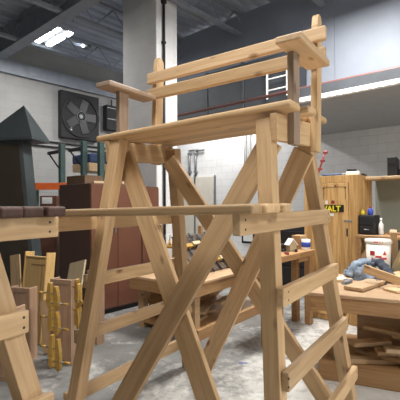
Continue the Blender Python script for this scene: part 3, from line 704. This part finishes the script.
# crumpled jacket
def heap(name, loc, rx, ry, rz_, seed, mat, parent=None, rot=0.):
    bm = bmesh.new(); bmesh.ops.create_icosphere(bm, subdivisions=5, radius=1)
    for v in bm.verts:
        n1 = noise.noise(v.co*1.8+Vector((seed, 0, 0))); n2 = noise.noise(Vector((v.co.x*6+seed, v.co.y*2.5, v.co.z*3)))
        k = 1+.35*n1+.30*abs(n2)-.08*abs(noise.noise(v.co*9))
        v.co = Vector((v.co.x*rx*k, v.co.y*ry*k, max(0, v.co.z)*rz_*(k+.25*n2)))
    o = link(name, bm, mat, parent, True); o.location = loc; o.rotation_euler = (0, 0, rot); return o
def tubechain(name, pts, rad, mat, parent=None, seed=0, n=14):
    bm = bmesh.new(); rings = []
    P = [Vector(p) for p in pts]
    fine = []
    for i in range(len(P)-1):
        for k in range(6): fine.append((P[i].lerp(P[i+1], k/6), rad[i]+(rad[i+1]-rad[i])*k/6))
    fine.append((P[-1], rad[-1]))
    for i, (c, r) in enumerate(fine):
        d = (fine[min(i+1, len(fine)-1)][0]-fine[max(i-1, 0)][0]).normalized(); s_ = d.cross(Vector((0, 0, 1))).normalized(); u_ = s_.cross(d)
        ring = []
        for k in range(n):
            a = 2*PI*k/n; rr = r*(1+.16*math.sin(i*1.9+seed)+.12*noise.noise(Vector((a*2, i*.8, seed))))
            ring.append(bm.verts.new(c+s_*rr*math.cos(a)+u_*rr*.7*math.sin(a)))
        rings.append(ring)
    for a, b in zip(rings, rings[1:]):
        for k in range(n): bm.faces.new((a[k], a[(k+1) % n], b[(k+1) % n], b[k]))
    bm.faces.new(rings[0][::-1]); bm.faces.new(rings[-1]); return link(name, bm, mat, parent, True)
pj = onbpx(362, 279)
jk = thing('jacket', pj, ang, 'crumpled blue-grey denim jacket heaped on the right workbench', 'jacket')
heap('body', (0, .02, 0), .17, .12, .13, 3.1, DENIM, jk, .3)
tubechain('sleeve', [(-.13, -.07, .03), (-.07, -.02, .14), (.02, .05, .17), (.10, .08, .15)], [.045, .05, .055, .05], DENIM, jk, 1)
tubechain('sleeve', [(.06, .10, .15), (.15, .06, .17), (.22, -.02, .11), (.26, -.08, .045)], [.05, .055, .05, .045], CLOTHDARK, jk, 2)
tubechain('collar', [(-.16, .06, .04), (-.10, .10, .11), (0, .12, .15)], [.035, .04, .035], CLOTHDARK, jk, 4)
t_ = heap('rag', onbpx(380, 284), .05, .04, .035, 8.7, CLOTHDARK, None, .4); tag(t_, 'small dark crumpled rag between the boards on the right workbench', 'rag')
t_ = heap('red_rag', onbpx(387, 277), .045, .04, .05, 5.2, REDLABEL, None, .4); tag(t_, 'small red rag beside the white bucket', 'rag')
# glass-like small clutter left of the jacket
for k, (x, y, m_, lab) in enumerate(((341, 281, PAPER, 'crumpled white paper scrap left of the jacket on the bench'), (347, 284, GREYMETAL, 'small grey hardware bag left of the jacket'))):
    t_ = heap('paper_scrap' if k == 0 else 'hardware_bag', onbpx(x, y), .05, .04, .045, 11+k, m_); tag(t_, lab, 'scrap')
# bucket
D = 4.25
tb = thing('bucket', px(378, D, ZB), RZ, 'white plastic bucket with red print standing on the right workbench', 'bucket')
zb0 = zz(242, D)-ZB
tb.location = px(378, 4.4, ZB)
r = 12.2*4.4/F; hb = zz(240, 4.4)-ZB
lathe('pail', [(r*.84, 0), (r*.86, .004), (r*.97, hb-.03), (r*.97, hb-.03)], BUCKET, tb, 28)
lathe('lid', [(r*1.0, hb-.045), (r*1.05, hb-.04), (r*1.05, hb-.005), (r*1.0, hb), (r*.9, hb-.006)], BUCKET, tb, 28)
vdir = math.atan2(CY-tb.location.y, CX-tb.location.x)-RZ
def patch(a, z, w_, h_, rr, tri=False):
    bm = bmesh.new(); n_ = 6; lo, hi = [], []
    for k in range(n_+1):
        an = vdir+a+(k/n_-.5)*w_/rr; s_ = (1-abs(k/n_-.5)*2) if tri else 1
        lo.append(bm.verts.new((rr*math.cos(an), rr*math.sin(an), z))); hi.append(bm.verts.new((rr*math.cos(an), rr*math.sin(an), z+max(.002, h_*s_))))
    for k in range(n_): bm.faces.new((lo[k], lo[k+1], hi[k+1], hi[k]))
    return bm
for a, z, w_, h_, tri in ((-.5, .19, .055, .05, False), (.5, .20, .04, .05, True), (.0, .17, .06, .02, False), (-.5, .14, .05, .03, True), (.45, .15, .06, .022, False)):
    rr = r*(.86+.11*z/hb)+.004; link('red_print', patch(a, z, w_, h_, rr, tri), REDLABEL, tb)
for a in (-.25, -.08, .1, .28): link('lid_print', patch(a, hb-.03, .018, .014, r*1.05+.002, a > 0), REDLABEL, tb)
# pale green upright boards at the right edge
p = onbpx(394, 262); 
tag(board('upright_board', onbpx(395, 266), px(393, 4.2, zz(232, 4.2)), .07, .04, MB @ Vector((1, 0, 0)), PINE2), 'upright wooden stake standing right of the white bucket', 'board')
tag(board('slanted_board', onbpx(395, 272, .02), px(412, 3.6, zz(236, 3.6)), .10, .04, MB @ Vector((1, 0, .6)), GREENWOOD), 'pale greenish board leaning at the right edge above the workbench', 'board')

# ------------------------------------------------------------------ far bench behind the right legs
pf, pq = px(268, 4.1), px(315, 4.95)
af = math.atan2((pq-pf).y, (pq-pf).x); lf = (pq-pf).length
fb = thing('side_table', pf, af, 'narrow wooden work table behind the front right leg holding small goods', 'table')
zf = .92
cbox('tabletop', (-.0, 0, zf-.07), (lf, .30, zf), BENCHW, fb, .005)
for x_, y_ in ((lf-.07, .06), (lf-.07, .24), (.06, .07)): cbox('leg', (x_-.04, y_-.04, 0), (x_+.04, y_+.04, zf-.07), BENCHW, fb, .004)
board('leg_brace', (lf-.09, .06, zf-.10), (lf-.35, .06, zf-.10), .06, .03, (0, 0, 1), BENCHW, fb)
MF = Matrix.Rotation(af, 3, 'Z')
def onf(x, y_, dz=0):
    # along the table so that it shows at pixel x, y_ metres from its front edge
    best = min((abs(200+F*0-0), 0), (0, 0))
    lo_, hi_ = 0, lf
    for _ in range(40):
        m_ = (lo_+hi_)/2; p = pf+MF @ Vector((m_, y_, 0)); dx, dy = p.x-CX, p.y-CY
        X_ = dx*math.cos(T)+dy*math.sin(T); D_ = -dx*math.sin(T)+dy*math.cos(T)
        if 200+F*X_/D_ < x: lo_ = m_
        else: hi_ = m_
    p = pf+MF @ Vector((lo_, y_, 0)); p.z = zf+dz; return p
t = thing('birdhouse', onf(291, .14), af-.5, 'small white house-shaped block on the side table', 'birdhouse')
bm = bmesh.new(); pr_ = [(-.045, 0), (.045, 0), (.045, .09), (0, .15), (-.045, .09)]
f0 = [bm.verts.new((x_, -.04, z_)) for x_, z_ in pr_]; f1 = [bm.verts.new((x_, .05, z_)) for x_, z_ in pr_]
bm.faces.new(f0); bm.faces.new(f1[::-1])
for k in range(5): bm.faces.new((f0[k], f1[k], f1[(k+1) % 5], f0[(k+1) % 5]))
bmesh.ops.recalc_face_normals(bm, faces=bm.faces); link('house_body', bm, MDF, t)
board('roof_board', (0, .005, .155), (.065, .005, .075), .11, .008, (0, 1, 0), WHITEP, t); board('roof_board', (0, .005, .155), (-.065, .005, .075), .11, .008, (0, 1, 0), WHITEP, t)
t = thing('paint_can', onf(305.5, .08), 0, 'white paint can with blue label on the side table', 'can')
lathe('can', [(.052, 0), (.055, .004), (.055, .125), (.05, .13)], WHITEP, t, 20); lathe('blue_label', [(.0555, .035), (.0565, .036), (.0565, .095), (.0555, .096)], BLUEP, t, 20)
t = thing('cardboard_box', onf(304, .22), af, 'small tan cardboard box behind the paint can', 'box')
cbox('carton', (-.09, -.06, 0), (.09, .06, .17), CARD, t, .004); cbox('flap', (-.09, -.062, .12), (.09, -.06, .165), SCRAP, t, 0)
for k, (x, y_, m_, lab) in enumerate(((284, .2, BLACK, 'black bundle of tools at the left end of the side table'), (296, .08, BLACK, 'small dark tool between birdhouse and paint can'), (286, .05, REDP, 'small red-handled tool at the front of the side table'))):
    t = thing('hand_tool', onf(x, y_), af+.4*k, lab, 'hand tool')
    cbox('handle', (-.06, -.015, 0), (.02, .015, .03), m_, t, .006, 2); cbox('shaft', (.02, -.006, .008), (.10, .006, .02), GREYMETAL, t, .002)
    if k == 0: cbox('case', (-.06, .02, 0), (.05, .08, .09), BLACK, t, .01, 2)
t = thing('tool_cart', px(304, 6.6), RZ, 'dark grey tool cart behind the side table', 'cart')
cbox('body', (-.35, -.2, .10), (.25, .3, zz(222, 6.6)), DARKFAN, t, .01)
for k in range(3): cbox('drawer', (-.33, -.212, .18+.3*k), (.23, -.2, .44+.3*k), BLACK, t, .004)
for x_ in (-.3, .2):
    for y_ in (-.15, .25): cyl('wheel', (x_-.02, y_, .05), (x_+.02, y_, .05), .05, BLACK, t, n=12)

# ------------------------------------------------------------------ low assembly bench behind the braces
g0, g1 = gd(196, 341), gd(262, 311)
al = math.atan2((g1-g0).y, (g1-g0).x); ll = (g1-g0).length
lb = thing('assembly_bench', g0, al, 'low wooden assembly bench with clamps on top behind the crossed braces', 'workbench')
zl = .64
ML = Matrix.Rotation(al, 3, 'Z')
def onl(x_, y_, z_=0): return g0+ML @ Vector((x_, y_, z_))
cbox('benchtop', (-.12, -.03, zl-.03), (ll+.1, .95, zl), BENCHTOP, lb, .004)
board('apron', (-.10, 0, zl-.095), (ll+.08, 0, zl-.095), .13, .04, (0, 0, 1), BENCHW, lb)
board('apron', (-.10, .02, zl-.095), (-.10, .93, zl-.095), .13, .04, (0, 0, 1), BENCHW, lb)
board('floor_rail', (-.0, .0, .06), (ll+.1, .0, .06), .12, .05, (0, 0, 1), BENCHW, lb)
cbox('shelf_deck', (0, .03, .06), (ll+.1, .9, .10), BENCHW, lb)
for x_, y_ in ((.04, .06), (ll, .06), (.04, .86), (ll, .86)): cbox('leg', (x_-.045, y_-.045, .0), (x_+.045, y_+.045, zl-.03), PINE, lb, .004)
board('leg_brace', (-.04, .07, zl-.32), (.20, .07, zl-.13), .05, .03, (1, 0, -1), PINE, lb)
cbox('back_panel', (.1, .80, .10), (ll, .82, zl-.03), BENCHW, lb, 0)
for k, (a, b, w_) in enumerate((((.12, .2, .12), (.55, .30, .12), .1), ((.2, .45, .13), (.7, .25, .14), .09), ((.35, .2, .18), (.8, .42, .19), .09), ((.15, .3, .2), (.42, .5, .24), .08), ((.6, .14, .16), (1.0, .22, .18), .1), ((.3, .5, .25), (.3, .3, .50), .07), ((.75, .3, .25), (1.15, .45, .26), .1))):
    if max(a[0], b[0]) > ll: continue
    if k != 5: a = (*a[:2], .119+.0375*k); b = (*b[:2], .119+.0375*k)
    else: a = (.3, .70, .11); b = (.3, .72, .45)
    tag(board('scrap_board', onl(*a), onl(*b), w_, .035, ML @ Vector((0.05, 1, 0)) if k != 5 else ML @ Vector((1, 0, 0)), SCRAP),
        ['flat scrap board at the left of', 'scrap board lying behind the first on', 'scrap board across the others on', 'short tilted scrap board at left on', 'front scrap board at right of', 'scrap board standing upright on', 'scrap board at far right of'][k]+' the assembly bench shelf', 'scrap wood', 'scrap lumber under the assembly bench')
def barclamp(p0, p1, lab, jaw=PINE2, bar=CONDUIT):
    p0, p1 = Vector(p0), Vector(p1); d = p1-p0
    t = thing('bar_clamp', p0, 0, lab, 'clamp', 'bar clamps on the assembly bench')
    bm = bmesh.new(); addcyl(bm, (0, 0, 0), d, .011, n=8); link('bar', bm, bar, t)
    sd = d.cross(Vector((0, 0, 1))).normalized()
    for k in (.28, .72):
        c = d*k; board('jaw', c-sd*.07, c+sd*.085, .05, .06, d, jaw, t)
    bm = bmesh.new(); addcyl(bm, d*.9-sd*.04, d*.9+sd*.04, .008, n=6); link('screw_handle', bm, bar, t)
CLB = thing('clamp_board', onl(.36, .18, zl), al, 'dark sloping board behind the slanted bar clamps on the assembly bench', 'board')
board('panel', (.55, .06, .012), (.55, .50, .44), 1.1, .02, (1, 0, 0), DARKWOOD, CLB); 
for x_ in (.1, 1.0): cbox('prop', (x_-.02, .52, 0), (x_+.02, .56, .43), BENCHW, CLB, .003)
for k in range(6):
    x_ = .46+.17*k; h_ = .03*(k % 2)
    p0 = onl(x_, .18+.02, zl+.012); p1 = onl(x_, .18+.44, zl+.44+h_)
    barclamp(p0, p1, ['leftmost', 'second from left', 'third from left', 'third from right', 'second from right', 'rightmost'][k]+' slanted bar clamp with pale jaws on the assembly bench', MDF if k % 2 else CLAMPW)
t = thing('parts_tray', onl(.10, .25, zl), al+.2, 'yellow wooden tool tray at the left end of the assembly bench', 'tray')
cbox('base', (-.1, -.12, 0), (.1, .16, .012), CLAMPW, t, .002)
for lo_, hi_ in (((-.1, -.12, .012), (-.088, .16, .05)), ((.088, -.12, .012), (.1, .16, .05)), ((-.088, -.12, .012), (.088, -.108, .05)), ((-.088, .148, .012), (.088, .16, .05))): cbox('side', lo_, hi_, CLAMPW, t, .002)

# yellow shelf rack seen between the locker and the far chair leg
rk = thing('tool_rack', px(171, 6.3), RZ+.3, 'wooden tool rack with yellow tools beside the lockers', 'rack')
zr = zz(246, 6.3)
for x_ in (-.22, .5): cbox('post', (x_-.03, 0, 0), (x_+.03, .06, zz(225, 6.3)), BENCHW, rk)
for z_ in (zr, zr-.4): cbox('shelf_board', (-.26, -.02, z_-.035), (.54, .34, z_), CLAMPW, rk)
for k in range(7):
    p = rk.location+Matrix.Rotation(RZ+.3, 3, 'Z') @ Vector((-.16+.09*k, .08, zr))
    t = thing('chisel', p, RZ, ['leftmost', 'second', 'third', 'fourth', 'fifth', 'sixth', 'rightmost'][k]+' tool from the left standing on the wooden tool rack', 'hand tool', 'tools on the tool rack')
    cyl('handle', (0, 0, 0), (0, 0, .09), .018, CLAMPW if k % 3 else BLACK, t, n=10); cyl('blade', (0, 0, .09), (.01, 0, .17), .008, GREYMETAL, t, n=6)

# ------------------------------------------------------------------ cabinet parts leaning at left
def cabinet(x, y, w_, d_, h_, rz_, lab, mat, panel=True, nm='cabinet_box'):
    t = thing(nm, gd(x, y), rz_, lab, 'cabinet')
    cbox('side_panel', (-w_, .018, 0), (-w_+.018, d_, h_), mat, t, .002); cbox('side_panel', (-.018, .018, 0), (0, d_, h_), mat, t, .002)
    cbox('back_panel', (-w_+.018, d_-.012, 0), (-.018, d_, h_-.02), mat, t, 0); cbox('bottom_panel', (-w_+.018, .018, .05), (-.018, d_-.012, .068), mat, t, 0)
    fr_ = .045
    bm = bmesh.new(); addbox(bm, (-w_, 0, 0), (-w_+fr_, .018, h_), .002); addbox(bm, (-fr_, 0, 0), (0, .018, h_), .002); addbox(bm, (-w_+fr_, 0, h_-fr_), (-fr_, .018, h_), .002); addbox(bm, (-w_+fr_, 0, 0), (-fr_, .018, fr_), .002)
    link('face_frame', bm, mat, t)
    if panel: cbox('door_panel', (-w_+fr_, .006, fr_), (-fr_, .014, h_-fr_), mat, t, 0)
    return t
cabinet(29, 362, .24, .12, .70, RZ+.45, 'brown unfinished cabinet standing behind the left chair leg', REDOAK)
cabinet(71, 365, .25, .12, .79, RZ+.35, 'narrow brown cabinet gripped by yellow hand-screw clamps', REDOAK)
cabinet(13, 382, .30, .16, .62, RZ+.5, 'low brown cabinet partly hidden behind the leg at left edge', REDOAK)
cabinet(97, 345, .17, .1, .78, RZ+.1, 'brown cabinet behind the left front leg of the tall chair', REDOAK)
# honey tray
t = thing('drawer_box', px(33, 4.35), RZ+.25, 'honey plywood drawer box standing on end and leaning back', 'drawer')
hh = zz(252, 4.4)+.01
lean = Matrix.Rotation(-.10, 4, 'X')
def lp(nm, lo_, hi_, m_=HONEY):
    o = cbox(nm, lo_, hi_, m_, t, .003); o.matrix_local = lean; return o
lp('base_panel', (-.16, -.045, 0.0), (.16, -.033, hh-.06)); lp('side_board', (-.178, -.06, 0), (-.16, .062, hh)); lp('side_board', (.16, -.06, 0), (.178, .062, hh)); lp('end_board', (-.16, -.06, hh-.06), (.16, .0, hh-.045)); lp('inner_ledge', (-.06, -.056, hh-.14), (.16, -.045, hh-.125), BENCHW); lp('inner_ledge', (.10, -.056, 0), (.115, -.045, hh-.14), BENCHW)
p0, p1 = px(66, 4.6), px(77, 5.1)
tag(board('leaning_panel', (p0.x, p0.y, .02), px(78, 4.95, zz(261, 4.95)), .32, .025, Vector((math.cos(RZ), math.sin(RZ), 0)), MDF), 'pale flat panel leaning on the locker', 'panel')
tag(board('leaning_panel', px(18, 4.6, .02), px(15, 4.75, zz(254, 4.75)), .16, .02, Vector((math.cos(RZ+.3), math.sin(RZ+.3), 0)), PINE), 'narrow board leaning left of the honey drawer box', 'panel')
tag(board('leaning_panel', px(49, 3.95, .02), px(46, 4.15, zz(300, 4.1)), .14, .02, Vector((math.cos(RZ+.3), math.sin(RZ+.3), 0)), PINE2), 'pale board leaning between the two brown cabinets', 'panel')
# yellow hand-screw clamps
def handscrew(x, y0, y1, D, lab, rz_):
    z0_, z1_ = zz(y1, D, x), zz(y0, D, x); h_ = z1_-z0_
    t = thing('hand_screw_clamp', px(x, D, z0_), rz_, lab, 'clamp', 'yellow hand-screw clamps')
    for s_ in (-1, 1):
        bm = bmesh.new(); pr_ = [(-.024, .02), (.006, 0), (.024, .03), (.024, h_*.62), (.006, h_), (-.024, h_)] if s_ > 0 else [(-.024, .05), (-.006, .02), (.022, .03), (.022, h_+.03), (-.006, h_+.03), (-.024, h_*.62)]
        f0 = [bm.verts.new((s_*.038+x_, -.02, z_)) for x_, z_ in pr_]; f1 = [bm.verts.new((s_*.038+x_, .02, z_)) for x_, z_ in pr_]
        bm.faces.new(f0); bm.faces.new(f1[::-1])
        for k in range(6): bm.faces.new((f0[k], f1[k], f1[(k+1) % 6], f0[(k+1) % 6]))
        bmesh.ops.recalc_face_normals(bm, faces=bm.faces); bmesh.ops.bevel(bm, geom=bm.edges[:], offset=.003, segments=1, affect='EDGES'); link('jaw', bm, CLAMPW, t)
    for zf_, s_ in ((.3, 1), (.7, -1)):
        bm = bmesh.new(); addcyl(bm, (-.10 if s_ < 0 else -.06, 0, h_*zf_), (.06 if s_ < 0 else .10, 0, h_*zf_), .007, n=8); link('screw', bm, GREYMETAL, t)
        bm = bmesh.new(); addcyl(bm, (s_*.10, 0, h_*zf_), (s_*.16, 0, h_*zf_), 0.011, n=10); link('handle', bm, CLAMPW, t)
DC = 3.5
handscrew(53, 286, 310, DC, 'topmost yellow hand-screw clamp on the narrow brown cabinet', RZ+.4)
handscrew(54, 311, 334, DC, 'middle yellow hand-screw clamp on the narrow brown cabinet', RZ+.3)
handscrew(55, 338, 370, DC, 'lowest yellow hand-screw clamp near the floor', RZ+.35)
handscrew(78, 283, 305, 3.45, 'upper yellow hand-screw clamp right of the narrow brown cabinet', RZ-.3)
handscrew(78, 306, 329, 3.45, 'lower yellow hand-screw clamp right of the narrow brown cabinet', RZ-.3)

# blue tape on the floor
o = cbox('tape_piece', (-.04, -.008, 0), (.04, .008, .003), BLUEP, None, 0); o.location = gd(242, 362.5); o.rotation_euler = (0, 0, T)
tag(o, 'small strip of blue tape stuck on the pale floor', 'tape')

# ------------------------------------------------------------------ camera and view
cd = bpy.data.cameras.new('camera'); cam = bpy.data.objects.new('camera', cd); C.objects.link(cam)
cd.sensor_fit = 'HORIZONTAL'; cd.sensor_width = 36; cd.lens = F/400*36; cd.clip_start = .05
cam.matrix_world = Matrix.Translation((CX, CY, EYE)) @ Matrix.Rotation(T, 4, 'Z') @ Matrix.Rotation(PI/2+PITCH, 4, 'X') @ Matrix.Rotation(ROLL, 4, 'Z')
sc = bpy.context.scene; sc.camera = cam
wd = bpy.data.worlds.new('world'); sc.world = wd; wd.use_nodes = True
wd.node_tree.nodes['Background'].inputs[0].default_value = (.5, .52, .55, 1); wd.node_tree.nodes['Background'].inputs[1].default_value = .3
vs_ = sc.view_settings; vs_.view_transform = 'Standard'; vs_.look = 'None'; vs_.gamma = 1; vs_.use_curve_mapping = False; vs_.exposure = -.06
